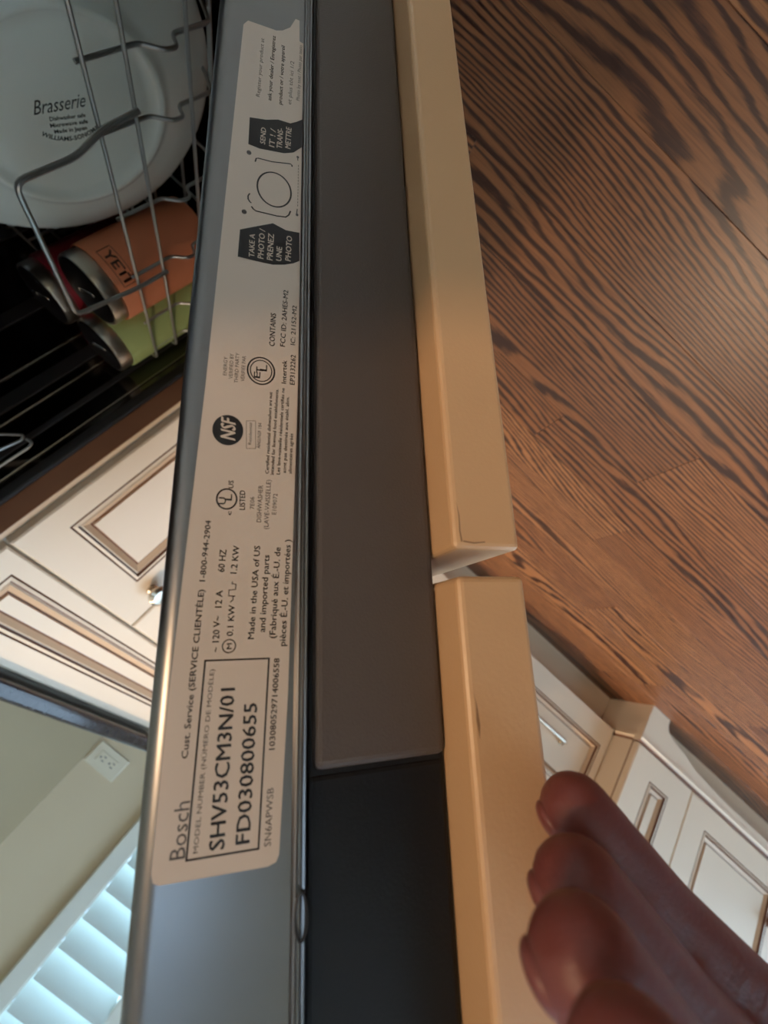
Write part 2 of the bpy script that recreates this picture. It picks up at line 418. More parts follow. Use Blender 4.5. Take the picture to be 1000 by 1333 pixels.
# plinth board with an arched cut-out: x is measured from the far end, W-x from the near corner
def plinth():
    prof = [(0, 0)]
    arch = [(W-.066, 0), (W-.068, .016), (W-.073, .027), (W-.083, .036), (W-.098, .041), (W-.118, .0445), (W-.145, .049), (W-.170, .056), (W-.20, .064), (W-.26, .071), (W-.36, .076)]
    left = [(W-x, z) for x, z in arch][::1]
    left = [(.066, 0), (.068, .016), (.083, .036), (.118, .0445), (.170, .056), (.26, .071), (.36, .076)]
    pts = [(0, 0)] + left + [(x, z) for x, z in arch[::-1]] + [(W, 0), (W, .095), (0, .095)]
    bm = bmesh.new()
    f0 = [bm.verts.new((x, 0, z)) for x, z in pts]; f1 = [bm.verts.new((x, .019, z)) for x, z in pts]
    bm.faces.new(f0); bm.faces.new(f1[::-1])
    for i in range(len(pts)): bm.faces.new([f0[i], f0[(i+1) % len(pts)], f1[(i+1) % len(pts)], f1[i]])
    return bm
link('plinth_board', plinth(), cream, eu)
link('toe_kick', bx((.03, .060, 0), (W-.02, .075, .095)), cream2, eu)
link('plinth_side', bx((W-.019, .0192, 0), (W, .62, .095)), cream, eu)
# base moulding with two glazed grooves
def moulding(name, a, b, y, axis):
    bm = bmesh.new(); pr = [(.000, .0950, 1), (-.0015, .0962, 1), (-.006, .0975, 0), (-.006, .1040, 0), (-.0035, .1065, 0), (-.0035, .1100, 0), (.0015, .1135, 1), (.004, .1148, 1)]
    v = []
    for q, z, mi in pr: v.append([bm.verts.new((a, y+q, z) if axis == 'x' else (y-q, a, z)), bm.verts.new((b, y+q, z) if axis == 'x' else (y-q, b, z))])
    for (p, n_, (q, z, mi)) in zip(v, v[1:], pr[1:]): 
        f = bm.faces.new([p[0], p[1], n_[1], n_[0]]); f.material_index = mi
    e0 = bm.verts.new((a, y+.019, .095) if axis == 'x' else (y-.019, a, .095)); e1 = bm.verts.new((a, y+.019, .1148) if axis == 'x' else (y-.019, a, .1148))
    g0 = bm.verts.new((b, y+.019, .095) if axis == 'x' else (y-.019, b, .095)); g1 = bm.verts.new((b, y+.019, .1148) if axis == 'x' else (y-.019, b, .1148))
    bm.faces.new([e0]+[p[0] for p in v]+[e1]); bm.faces.new([g0]+[p[1] for p in v]+[g1])
    return link(name, bm, CAB, eu)
moulding('base_moulding', -.001, W+.0055, 0, 'x')
moulding('base_moulding', .0195, .086, W, 'y')
link('pilaster', front(.210, .708, .019, .068, .070, .066, .06), CAB, eu, at(W-.2105, 0, .117))
d = link('door', front(.42, .708, .019, .07, .072, .064, .06), CAB, eu, at(W-.2125-.42, 0, .117)); 
d2 = link('door', front(.42, .708, .019, .07, .072, .064, .06), CAB, eu, at(W-.2135-.84, 0, .117)); knob(d2, (.39, 0, .55))
bm = bmesh.new(); lathe(bm, [(0, 0), (.012, 0), (.012, .003), (.007, .006), (.006, .013), (.016, .018), (.018, .023), (.012, .029), (0, .030)], 24)
link('knob', bm, glaze, d, Matrix.Translation((.063, 0, .138)) @ Matrix.Rotation(PI/2, 4, 'X'), smooth=True)
# side panel with glazed vertical grooves (faces the dishwasher)
bm = bmesh.new()
ys = [(.0195, 0, 0), (.0200, 0, 0), (.0205, .002, 1), (.0215, .002, 1), (.022, 0, 0), (.054, 0, 0), (.0546, -.003, 1), (.0562, -.003, 1), (.057, -.004, 2), (.086, -.004, 2)]
v = [[bm.verts.new((W+.0002+q*1.0 if q > 0 else W+.0002+q, y, .1152)), bm.verts.new((W+.0002+q, y, .826))] for y, q, mi in ys]
for a, b, (y, q, mi) in zip(v, v[1:], ys[1:]):
    f = bm.faces.new([a[0], b[0], b[1], a[1]]); f.material_index = mi
link('side_panel', bm, CAB, eu)
# ---- unseen cabinet right of the dishwasher, added for its reflection in the steel
rb = thing('base_cabinet', 'unseen cream base cabinet right of the dishwasher, added for its reflection', 'cabinet', (-.075, .284, 0), 0)
link('cabinet_body', bx((0, .019, .1), (.695, .64, .826)), cream, rb)
link('toe_kick', bx((0, .069, 0), (.695, .60, .1)), cream2, rb)
for k in range(2):
    d = link('door', front(.345, .58, .019, .06, .06, .06, .06), CAB, rb, at(.001+k*.347, 0, .102)); knob(d, (.315-k*.285, 0, .52))
link('drawer_front', front(.692, .135, .019, .04, .04, .03, .035), CAB, rb, at(.001, 0, .687))
# ---- countertops
ct = link('countertop', prism([(.62, .275), (-.672, .275), (-.672, .275)][:2] + [tuple((Vector((PX, PY, 0))-ey*.026+ex*.02)[:2]), tuple((Vector((PX, PY, 0))-ey*.026-ex*.556)[:2]), (XK+.028, -1.020), (-1.78, -1.020), (-1.78, .105), (-.72, .935), (.62, .935)], .8265, .8525, .007), granite)
ct['label'] = 'dark polished stone countertop over the dishwasher and corner cabinet'; ct['category'] = 'countertop'
ct2 = link('countertop', prism([(XU+.028, -1.021), (XU+.028, -2.32), (-1.78, -2.32), (-1.78, -1.021)], .8265, .8525, .007), granite)
ct2['label'] = 'dark polished stone countertop on the end cabinet'; ct2['category'] = 'countertop'
# ---- wall outlet
ol = thing('wall_outlet', 'pale duplex wall outlet mounted sideways above the dark countertop', 'outlet', (XL, .030, 1.104), PI/2)
link('cover_plate', bx((-.0575, -.006, -.036), (.0575, .0, .036), .003), outlet_m, ol)
link('receptacle_face', bx((-.034, -.0085, -.0165), (.034, -.005, .0165), .0015), outlet_m, ol)
for s in (-1, 1):
    for dx, dz, sx, sz in ((-.006, .0062, .0045, .0011), (-.006, -.0062, .0045, .0011), (.006, 0, .0024, .0024)):
        link('socket_slot', bx((s*.0175+dx-sx, -.0089, dz-sz), (s*.0175+dx+sx, -.0080, dz+sz)), slot_m, ol)
# ================================================================== the dishwasher
XD = -0.105                                               # the door's right side face
TILT = 0.720801
dw = thing('dishwasher', 'panel-ready dishwasher with its door ajar, rating label on the steel door edge', 'dishwasher', (-.3925, .62, 0))
hinge = Matrix.Translation((.3925, .356-.62, .194)) @ Matrix.Rotation(TILT, 4, 'X')
def door_prism(pts, z0, z1, bev=0):
    """pts: (x, n) outline seen along the door's length"""
    return prism(pts, z0, z1, bev)
XE = -0.690
# stainless inner door: rounded inner corner, flat edge that carries the label, small folded lip
arc = [(XD-.0046+.0046*math.sin(t), .0106+.0046*math.cos(t)) for t in [i*PI/2/8 for i in range(9)]]
pts = [(XE, .0152)] + arc + [(XD, -.0136), (XD+.0003, -.0138), (XD+.0010, -.0140), (XD+.0012, -.0145), (XD+.0006, -.0149), (XD+.0006, -.0154), (XD+.0014, -.0157), (XD+.0015, -.0162), (XD+.0008, -.0165), (XD-.010, -.0166), (XE, -.0166)]
link('door_liner', door_prism(pts, .03, .676), steel, dw, hinge, smooth=True)
link('door_core', bx((XE, -.0503, .03), (XD-.0020, -.0168, .676), .001), black_plastic, dw, hinge)
link('side_cover', bx((XD-.030, -.0502, .03), (XD-.0002, -.0181, .568), .0020, 4), grey_plastic, dw, hinge)
link('control_panel', bx((XD-.06, -.0502, .5685), (XD-.0016, -.0168, .675), .0015, 3), black_plastic, dw, hinge)
bm = bmesh.new(); tube(bm, [(.0015*math.cos(a), .0021*math.sin(a)*.8, .0042*math.cos(a)) if False else (0, .0011*math.cos(a), .0040*math.sin(a)) for a in [i*2*PI/20 for i in range(21)]], .0003, 6, False)
link('latch_ring', bm, rubber, dw, hinge @ Matrix.Translation((XD+.0019, -.0155, .592)))
PF = (XD+.0115)
drf = link('drawer_front', bx((XE, -.0696, .5269), (PF, -.0505, .700), .0016, 3), panel_paint, dw, hinge)
dfp = link('door_front', bx((XE, -.0696, .02), (PF, -.0505, .5203), .0016, 3), panel_paint, dw, hinge)
# worn edges of the painted panels: hairline cracks and chips with a shape of their own
def chip(pts, parent, m):
    """pts: (n, z) outline on the side face, 0.1 mm thick"""
    bm = bmesh.new(); lo = [bm.verts.new((PF-.00005, q[0], q[1])) for q in pts]; hi = [bm.verts.new((PF+.00004, q[0], q[1])) for q in pts]
    bm.faces.new(lo[::-1]); bm.faces.new(hi)
    for i in range(len(pts)): bm.faces.new([lo[i], lo[(i+1) % len(pts)], hi[(i+1) % len(pts)], hi[i]])
    return link('paint_crack', bm, m, parent)
wear = mat('worn_paint', lin(150, 112, 78), 0.6)
chip([(-.0520, .5085), (-.0523, .5120), (-.0521, .5160), (-.0524, .5186), (-.0528, .5184), (-.0525, .5158), (-.0526, .5120)], dfp, wear)
chip([(-.0530, .5186), (-.0560, .5190), (-.0592, .5186), (-.0592, .5183), (-.0560, .5186), (-.0530, .5182)], dfp, wear)
chip([(-.0521, .5530), (-.0525, .5555), (-.0523, .5590), (-.0527, .5628), (-.0531, .5600), (-.0528, .5562)], drf, wear)
# ---- rating label (printed words are sub-parts)
LABEL = [(x, max(y, -13.45)) for x, y in [(200.44, 6.7), (62.16, 9.38), (-9.33, 11.52), (-40.72, 11.87), (-42.22, 11.47), (-42.78, 10.41), (-43.22, -9.06), (-42.73, -10.68), (-41.52, -11.24), (-11.11, -12.41), (65.96, -13.59), (134.06, -14.23), (198.06, -14.54), (202.55, -13.96), (203.05, -12.06), (214.13, -11.9), (214.11, -10.53), (208.41, -8.74), (205.18, -6.16), (203.91, -4.09), (203.28, 5.34)]]
def L3(p, d=0): return (XD+.00012+d, p[1]/1000, .54-p[0]/1000)
def flat(pts, d): 
    bm = bmesh.new(); bm.faces.new([bm.verts.new(L3(p, d)) for p in pts])
    return bm
bm = flat(LABEL, 0)
r = bmesh.ops.extrude_face_region(bm, geom=bm.faces[:]); bmesh.ops.translate(bm, vec=(.00010, 0, 0), verts=[e for e in r['geom'] if isinstance(e, bmesh.types.BMVert)])
lab = link('rating_label', bm, paper, dw, hinge)
lab['label'] = 'pale printed rating label with a torn top corner'
INK = {'ink': ink, 'grey': inkgrey, 'paper': paper}
def text_mesh(s, shear=0.0, off=0.0):
    cu = bpy.data.curves.new('t', 'FONT'); cu.body = s; cu.size = 1; cu.shear = shear; cu.resolution_u = 2; cu.offset = off
    o = bpy.data.objects.new('t', cu); C.objects.link(o)
    dg = bpy.context.evaluated_depsgraph_get(); dg.update()
    me = bpy.data.meshes.new_from_object(o.evaluated_get(dg))
    bpy.data.objects.remove(o); bpy.data.curves.remove(cu)
    return me
CAP = max(v.co.y for v in text_mesh('H').vertices)
def mapped_text(name, s, mats, parent, fn, width, cap, shear=0.0, off=0.0, mw=None):
    me = text_mesh(s, shear, off); xs = [v.co.x for v in me.vertices]; x0, x1 = min(xs), max(xs)
    for v in me.vertices: v.co = fn((v.co.x-x0)/(x1-x0)*width, v.co.y/CAP*cap)
    me.materials.clear(); me.materials.append(mats)
    for p in me.polygons: p.material_index = 0
    o = bpy.data.objects.new(name, me); C.objects.link(o); o.parent = parent
    if mw is not None: o.matrix_local = mw
    return o
TEXTS = [
('Bosch', (-39.16, 6.29), (-29.62, 6.09), 2.68, 'grey'),
('Cust. Service (SERVICE CLIENTÈLE)  1-800-944-2904', (-22.09, 7.08), (26.95, 5.84), 1.17, 'ink'),
('MODEL NUMBER (NÚMERO DE MODÈLE)', (-38.67, 4.05), (-5.54, 3.13), 0.86, 'grey'),
('SHV53CM3N/01', (-38.84, -0.73), (-9.67, -1.26), 2.75, 'ink'),
('FD030800655', (-38.59, -5.45), (-13.03, -5.97), 2.62, 'ink'),
('SN6APWSB', (-39.78, -9.54), (-29.48, -9.83), 1.29, 'grey'),
('103080529714006558', (-22.39, -9.85), (-4.08, -10.4), 1.18, 'ink'),
('~', (-2.13, 2.72), (-1.19, 2.63), 1.08, 'ink'),
('120 V~', (-0.08, 2.54), (5.43, 2.56), 1.32, 'ink'),
('12 A', (7.25, 2.43), (10.95, 2.41), 1.35, 'ink'),
('60 HZ', (15.08, 2.32), (20.19, 2.12), 1.38, 'ink'),
('M', (-1.63, -0.14), (-0.43, -0.15), 1.03, 'ink'),
('0.1 KW', (1.1, -0.23), (7.71, -0.36), 1.27, 'ink'),
('1.2 KW', (14.75, -0.33), (21.17, -0.67), 1.32, 'ink'),
('Made in the USA of US', (0.27, -4.7), (21.29, -5.31), 1.30, 'ink'),
('and imported parts', (1.67, -7.04), (19.14, -7.48), 1.33, 'ink'),
('(Fabriqué aux É.-U. de', (0.25, -9.35), (21.05, -10.0), 1.34, 'ink'),
('pièces É.-U. et importées )', (-1.51, -11.6), (23.0, -12.4), 1.36, 'ink'),
('U', (31.01, 2.9), (32.72, 2.92), 1.52, 'ink'),
('L', (32.05, 1.59), (33.58, 1.59), 1.62, 'ink'),
('c', (28.45, 1.57), (29.39, 1.54), 0.93, 'ink'),
('US', (35.14, 1.41), (37.09, 1.43), 1.12, 'ink'),
('LISTED', (29.94, -1.46), (34.75, -1.32), 1.22, 'ink'),
('7E06', (30.25, -3.55), (33.34, -3.51), 0.97, 'grey'),
('DISHWASHER', (27.09, -5.27), (36.43, -5.39), 1.06, 'grey'),
('(LAVE-VAISSELLE)', (25.46, -6.99), (37.98, -7.24), 1.06, 'grey'),
('E109072', (29.17, -8.71), (34.49, -8.91), 0.99, 'grey'),
('NSF', (47.54, 1.62), (53.6, 1.75), 3.35, 'paper'),
('Residential', (46.93, -2.2), (52.84, -2.17), 0.73, 'grey'),
('ANSI/NSF 184', (46.12, -4.37), (53.14, -4.48), 0.83, 'grey'),
('Certified residential dishwashers are not', (39.55, -6.64), (62.34, -6.86), 0.81, 'ink'),
('intended for licensed food establishments.', (39.37, -7.86), (63.49, -8.41), 0.81, 'ink'),
('Les lave-vaisselle résidentiels certifiés ne', (39.57, -9.35), (63.98, -9.99), 0.82, 'ink'),
('sont pas destinés aux établ. alim.', (40.11, -10.85), (61.65, -11.24), 0.83, 'ink'),
('alimentaires agréés', (40.02, -12.26), (51.09, -12.44), 0.84, 'ink'),
('E', (65.91, -3.63), (67.76, -3.65), 1.54, 'ink'),
('T', (67.42, -4.35), (69.27, -4.34), 1.74, 'ink'),
('L', (68.28, -5.3), (70.15, -5.3), 1.75, 'ink'),
('Intertek', (65.43, -10.35), (72.52, -10.4), 1.19, 'ink'),
('EP3132262', (65.42, -12.58), (74.65, -12.71), 1.25, 'ink'),
('ENERGY', (65.4, 4.61), (70.83, 4.69), 0.87, 'grey'),
('VERIFIED BY', (64.62, 3.15), (72.04, 3.25), 0.89, 'grey'),
('THIRD PARTY', (63.64, 1.8), (72.54, 1.86), 0.89, 'grey'),
('VÉRIFIÉE PAR', (64.35, 0.22), (71.93, 0.18), 0.89, 'grey'),
('CONTAINS', (76.31, -7.04), (86.91, -7.15), 1.40, 'ink'),
('FCC ID: 2AHES-M2', (76.77, -9.81), (95.5, -10.32), 1.31, 'ink'),
('IC: 21152-M2', (77.8, -12.49), (90.84, -12.78), 1.21, 'ink'),
('TAKE A', (104.35, -0.62), (112.6, -0.5), 1.44, 'paper'),
('PHOTO /', (104.55, -3.12), (115.21, -3.28), 1.57, 'paper'),
('PRENEZ', (104.75, -5.67), (114.32, -5.82), 1.58, 'paper'),
('UNE', (105.2, -8.15), (110.26, -8.24), 1.51, 'paper'),
('PHOTO', (105.97, -10.77), (115.14, -11.04), 1.54, 'paper'),
('SEND', (148.7, -2.12), (155.7, -2.19), 1.48, 'paper'),
('IT ! /', (148.62, -4.93), (156.4, -5.18), 1.62, 'paper'),
('TRANS-', (148.98, -7.28), (157.78, -7.43), 1.64, 'paper'),
('METTRE', (150.11, -9.89), (159.34, -10.08), 1.66, 'paper'),
('Register your product at', (168.65, 0.25), (197.17, -0.19), 1.17, 'grey'),
('ask your dealer / Enregistrez', (168.7, -3.37), (200.6, -3.93), 1.20, 'ink'),
('product or / votre appareil', (168.63, -6.8), (197.34, -7.13), 1.22, 'ink'),
('et plus tôt ici 1/2', (170.1, -9.75), (191.36, -10.39), 1.24, 'grey'),
('Photo by text / Photo par texto', (173.27, -12.48), (201.19, -13.03), 1.14, 'grey'),
]
for s, A, B, cap, col in TEXTS:
    dx, dy = B[0]-A[0], B[1]-A[1]; ln = math.hypot(dx, dy); ux, uy = dx/ln, dy/ln
    fn = lambda a, b: Vector(L3((A[0]+ux*a-uy*b, A[1]+uy*a+ux*b), .00020 if col == 'paper' else .00014))
    bold = 0
    o = mapped_text('printed_text', s, INK[col], lab, fn, ln, cap, .25 if s == 'NSF' else 0, bold)
    if col != 'grey':              # heavier strokes: the outline doubled a hair's breadth apart
        b3 = bmesh.new(); b3.from_mesh(o.data); r = bmesh.ops.duplicate(b3, geom=b3.verts[:]+b3.edges[:]+b3.faces[:])
        vs = [e for e in r['geom'] if isinstance(e, bmesh.types.BMVert)]
        bmesh.ops.translate(b3, vec=(.00001, cap*.000036, -cap*.000058), verts=vs); b3.to_mesh(o.data); b3.free()
def stroke(pts, wdt, col, name='printed_line', d=.00014):
    bm = bmesh.new()
    P = [Vector((p[0], p[1], 0)) for p in pts]; Lf, Rt = [], []
    for i, p in enumerate(P):
        a = P[max(i-1, 0)]; b = P[min(i+1, len(P)-1)]
        if pts[0] == pts[-1] and i in (0, len(P)-1): a, b = P[-2], P[1]
        t = (b-a).normalized(); n = Vector((-t.y, t.x, 0))*wdt/2
        Lf.append(bm.verts.new(L3(p+n, d))); Rt.append(bm.verts.new(L3(p-n, d)))
    for i in range(len(P)-1): bm.faces.new([Lf[i], Lf[i+1], Rt[i+1], Rt[i]])
    return link(name, bm, INK[col], lab)
def circ(c, rx, ry, n=40): return [(c[0]+ry*math.cos(2*PI*i/n), c[1]+rx*math.sin(2*PI*i/n)) for i in range(n+1)]
BOX = [(-39.58, 6.0), (-39.85, -7.17), (-3.96, -8.07), (-3.73, 5.07)]
for a, b in zip(BOX, BOX[1:]+BOX[:1]): 
    dx, dy = b[0]-a[0], b[1]-a[1]; l_ = math.hypot(dx, dy); k = .17/l_
    stroke([(a[0]-dx*k, a[1]-dy*k), (b[0]+dx*k, b[1]+dy*k)], .36, 'ink')
RB = [(45.77, -1.09), (46.0, -3.27), (53.59, -2.96), (53.29, -0.74)]
for a, b in zip(RB, RB[1:]+RB[:1]): stroke([a, b], .10, 'grey')
def poly(pts, col, name, d=.00014): 
    link(name, flat(pts, d), INK[col], lab)
B1 = [(113.2, 3.66), (115.77, -0.67), (118.5, -5.37), (117.15, -9.19), (117.47, -13.18), (107.0, -13.33), (105.67, -11.66), (104.36, -9.04), (103.43, -5.82), (103.37, -0.95), (103.47, 3.8)]
B2 = [(158.38, 2.89), (159.6, -2.0), (161.46, -5.76), (161.57, -9.67), (163.19, -11.62), (165.14, -13.5), (152.68, -13.51), (149.2, -10.88), (147.65, -8.03), (146.41, -0.59), (146.85, 2.84)]
poly(B1, 'ink', 'printed_badge'); poly(B2, 'ink', 'printed_badge')
for c, rx, ry, wd, col in (((-0.97, 0.45), 1.34, 1.36, .22, 'ink'), ((32.43, 2.75), 2.22, 2.46, .38, 'ink'), ((68.25, -3.81), 3.42, 4.0, .42, 'ink'), ((68.25, -3.81), 2.72, 3.15, .28, 'ink'),
                           ((131.67, -5.42), 5.0, 6.7, .50, 'ink'), ((143.49, 2.47), .55, .75, .3, 'grey'), ((120.02, 2.81), .55, .7, .3, 'grey')):
    stroke(circ(c, rx, ry), wd, col, 'printed_ring')
poly(circ((50.22, 3.46), 3.6, 4.1)[:-1], 'ink', 'printed_badge')
for c in ((143.49, 2.47), (120.02, 2.81), (147.8, -12.26), (124.15, -12.37)): poly(circ(c, .42, .55, 12)[:-1], 'grey', 'printed_dot')
stroke([(140.5, 0.54), (142.0, 0.3), (142.33, -0.3), (142.56, -4.41), (144.01, -10.0), (143.6, -10.5), (143.0, -10.51)], .42, 'ink')
stroke([(127.52, 1.55), (126.4, 2.0), (125.2, 1.95), (124.3, 1.4), (124.0, .97)], .4, 'ink')
stroke([(122.73, 0.91), (121.9, 0.3), (121.46, -0.44), (121.63, -6.39), (122.1, -9.0), (123.2, -9.9), (124.96, -10.39)], .45, 'ink')
stroke([(147.8, -12.2), (146.3, -12.3)], .3, 'grey'); stroke([(124.2, -12.2), (126.5, -12.4)], .3, 'grey')
for k in range(14): stroke([(127.5+k*1.25, -12.5), (128.3+k*1.25, -12.5)], .18, 'grey')
stroke([(8.4, 0.7), (9.0, .1), (9.6, .2), (9.74, -.3), (9.8, 1.1), (11.1, 1.1), (11.2, -.3), (12.4, -.3), (12.5, .6), (13.0, .4)], .22, 'ink')
# ---- tub and front rim
XT0, XT1 = -.6915, -.093
inv = Matrix.Translation((.3925, -.62, 0))
def dp(name, bm, m, **k): bm.transform(inv); return link(name, bm, m, dw, **k)
bm = bmesh.new()
box(bm, (XT0, .360, .12), (XT0+.006, .91, .81)); box(bm, (XT1-.006, .360, .12), (XT1, .91, .81)); box(bm, (XT0, .904, .12), (XT1, .91, .81))
box(bm, (XT0, .360, .804), (XT1, .91, .81)); box(bm, (XT0, .37, .12), (XT1, .91, .126))
dp('tub', bm, steel_dark)
bm = bmesh.new()
box(bm, (XT0, .345, .235), (XT0+.010, .3605, .812), .003); box(bm, (XT1-.010, .345, .235), (XT1, .3605, .812), .003); box(bm, (XT0+.010, .345, .795), (XT1-.010, .3605, .812), .003)
dp('rim_gasket', bm, rubber)
for y, w_ in ((.370, .0024), (.432, .0030), (.486, .0032)):
    dp('tub_rib', bx((XT0+.0055, y-w_/2, .15), (XT0+.0082, y+w_/2, .80), .0008), nickel)
for y, w_ in ((.398, .008), (.455, .02), (.56, .02), (.68, .02)):
    dp('tub_rib', bx((XT0+.0055, y-w_/2, .15), (XT0+.0085, y+w_/2, .80), .001), rubber)
dp('plinth', bx((XT0, .42, .002), (XT1, .90, .118)), black_plastic)
# ---- lower rack: wires are parts
rk = thing('dish_rack', 'grey wire lower dish rack holding a plate and tumblers inside the dishwasher', 'rack', (-.385, .62, .20))
rinv = Matrix.Translation((.385, -.62, -.20))
def wire(pts, r, bend=.012):
    bm = bmesh.new(); tube(bm, rounded(pts, bend), r, 8); bm.transform(rinv); return link('wire', bm, chrome, rk, smooth=True)
YR, YRB, XR0, XR1 = .371, .86, -.652, -.125
for z, r in ((-.232, .0020), (-.269, .0020), (-.331, .0019)):
    zz = zr(z); x0 = XR0
    wire([(XR1, YRB, zz), (XR1, YR, zz), (x0, YR, zz), (x0, YRB, zz), (XR1+.01, YRB, zz)], r, .010)
zf = zr(-.375)
wire([(XR1, YRB, zf), (XR1, YR+.02, zf), (XR0, YR+.02, zf), (XR0, YRB, zf), (XR1+.01, YRB, zf)], .0024)
vx = [-.632, -.572, -.490, -.412, -.331, -.278, -.20, -.14]
def front_upright(x):
    a = -.228 if x not in (-.632,) else -.232
    pts = [(x, YR+.0035, zr(a)), (x, YR+.0035, zr(-.285)), (x, YR-.009, zr(-.300)), (x, YR-.010, zr(-.312)), (x, YR+.003, zr(-.318)), (x, YR+.004, zr(-.36)), (x, YR+.030, zf), (x, YRB-.02, zf), (x, YRB, zf+.03), (x, YRB-.002, zr(-.232))]
    wire(pts, .0018, .005)
for x in vx: front_upright(x)
for y in (.44, .50, .56, .62, .68, .74, .80):
    wire([(XR0+.003, y, zr(-.232)), (XR0+.003, y, zf+.02), (XR0+.02, y, zf+.0038), (XR1-.02, y, zf+.0038), (XR1-.003, y, zf+.02), (XR1-.003, y, zr(-.232))], .0018, .008)
# raised grip on the front of the rack
wire([(-.318, YR-.0035, zr(-.270)), (-.322, YR-.0035, zr(-.232)), (-.334, YR-.004, zr(-.203)), (-.334, YR-.005, zr(-.147)), (-.487, YR-.005, zr(-.147)), (-.496, YR-.004, zr(-.205)), (-.500, YR-.0035, zr(-.232)), (-.500, YR-.0035, zr(-.272))], .0025, .010)
for k in range(7):                                        # tines between the plates
    for y in (.47, .53, .59, .65): wire([(-.43+k*.045, y, zf+.004), (-.43+k*.045, y+.008, zf+.085)], .0016)
# ---- upper rack: only its lower left wires show
ur = thing('upper_rack', 'wire ends of the upper dish rack high in the dark tub, near the left rim', 'rack', (-.385, .62, .56))
rinv2 = Matrix.Translation((.385, -.62, -.56))
def wire2(pts, r, bend=.01):
    bm = bmesh.new(); tube(bm, rounded(pts, bend), r, 8); bm.transform(rinv2); return link('wire', bm, chrome, ur, smooth=True)
wire2([(-.64, .44, zr(.06)), (-.64, .396, zr(-.008)), (-.64, .378, zr(-.026)), (-.64, .374, zr(-.020)), (-.64, .380, zr(.01)), (-.64, .385, zr(.06))], .0017, .006)
wire2([(-.64, .372, zr(-.024)), (-.64, .364, zr(-.026)), (-.64, .361, zr(-.019)), (-.64, .362, zr(.03)), (-.64, .362, zr(.07))], .0017, .004)
wire2([(-.15, .364, zr(.07)), (-.64, .364, zr(.07)), (-.64, .85, zr(.07)), (-.15, .85, zr(.07)), (-.15, .37, zr(.07))], .0022)
for k in range(8): wire2([(-.20-k*.055, .364, zr(.07)), (-.20-k*.055, .37, zr(.02)), (-.20-k*.055, .85, zr(.02)), (-.20-k*.055, .85, zr(.07))], .0017)
# ---- the plate
n_ = Vector((-.1231, -.9695, .2124)).normalized()
xax = Vector((0, 0, -1)); xax = (xax-n_*xax.dot(n_)).normalized(); yax = n_.cross(xax)
pl = thing('dinner_plate', 'large white dinner plate standing in the rack, bottom stamp facing out', 'plate', (-.3454, .4122, zr(-.2346)))
pm = Matrix((xax, yax, n_)).transposed().to_4x4()
bm = bmesh.new()
lathe(bm, [(0, -.0035), (.070, -.0035), (.077, -.0030), (.0805, -.0005), (.0835, .0008), (.0865, .0004), (.0895, -.0025), (.096, -.0052), (.110, -.0085), (.128, -.0155), (.141, -.0215), (.1470, -.0245), (.1487, -.0262), (.1480, -.0280), (.1450, -.0282), (.125, -.0210), (.105, -.0140), (.092, -.0105), (.085, -.0095), (0, -.0090)], 72)
link('dish', bm, white_glaze, pl, pm, smooth=True)
def on_plate(cx, cy, ang):
    ca, sa = math.cos(ang), math.sin(ang)
    return lambda a, b: Vector((cx+ca*a-sa*b, cy+sa*a+ca*b, -.0031))
SX, SY = -.030, -.004
mapped_text('stamp_text', 'Brasserie', stamp, pl, on_plate(SX+.002, SY+.009, .06), .044, .0115, .55, .0, pm)
for k, (s, wd) in enumerate((('Dishwasher safe', .030), ('Microwave safe', .032), ('Made in Japan', .028))):
    mapped_text('stamp_text', s, stamp, pl, on_plate(SX+.028-wd/2, SY+.0025-k*.0058, 0), wd, .0034, 0, .02, pm)
def arc_text(a, b):
    t = -(.055/2-a)/.042
    rr = .042-b
    return Vector((SX+.028+rr*math.sin(t), SY+.020-rr*math.cos(t)+.0045, -.0031))
mapped_text('stamp_text', 'WILLIAMS-SONOMA', stamp, pl, arc_text, .055, .0040, 0, .02, pm)
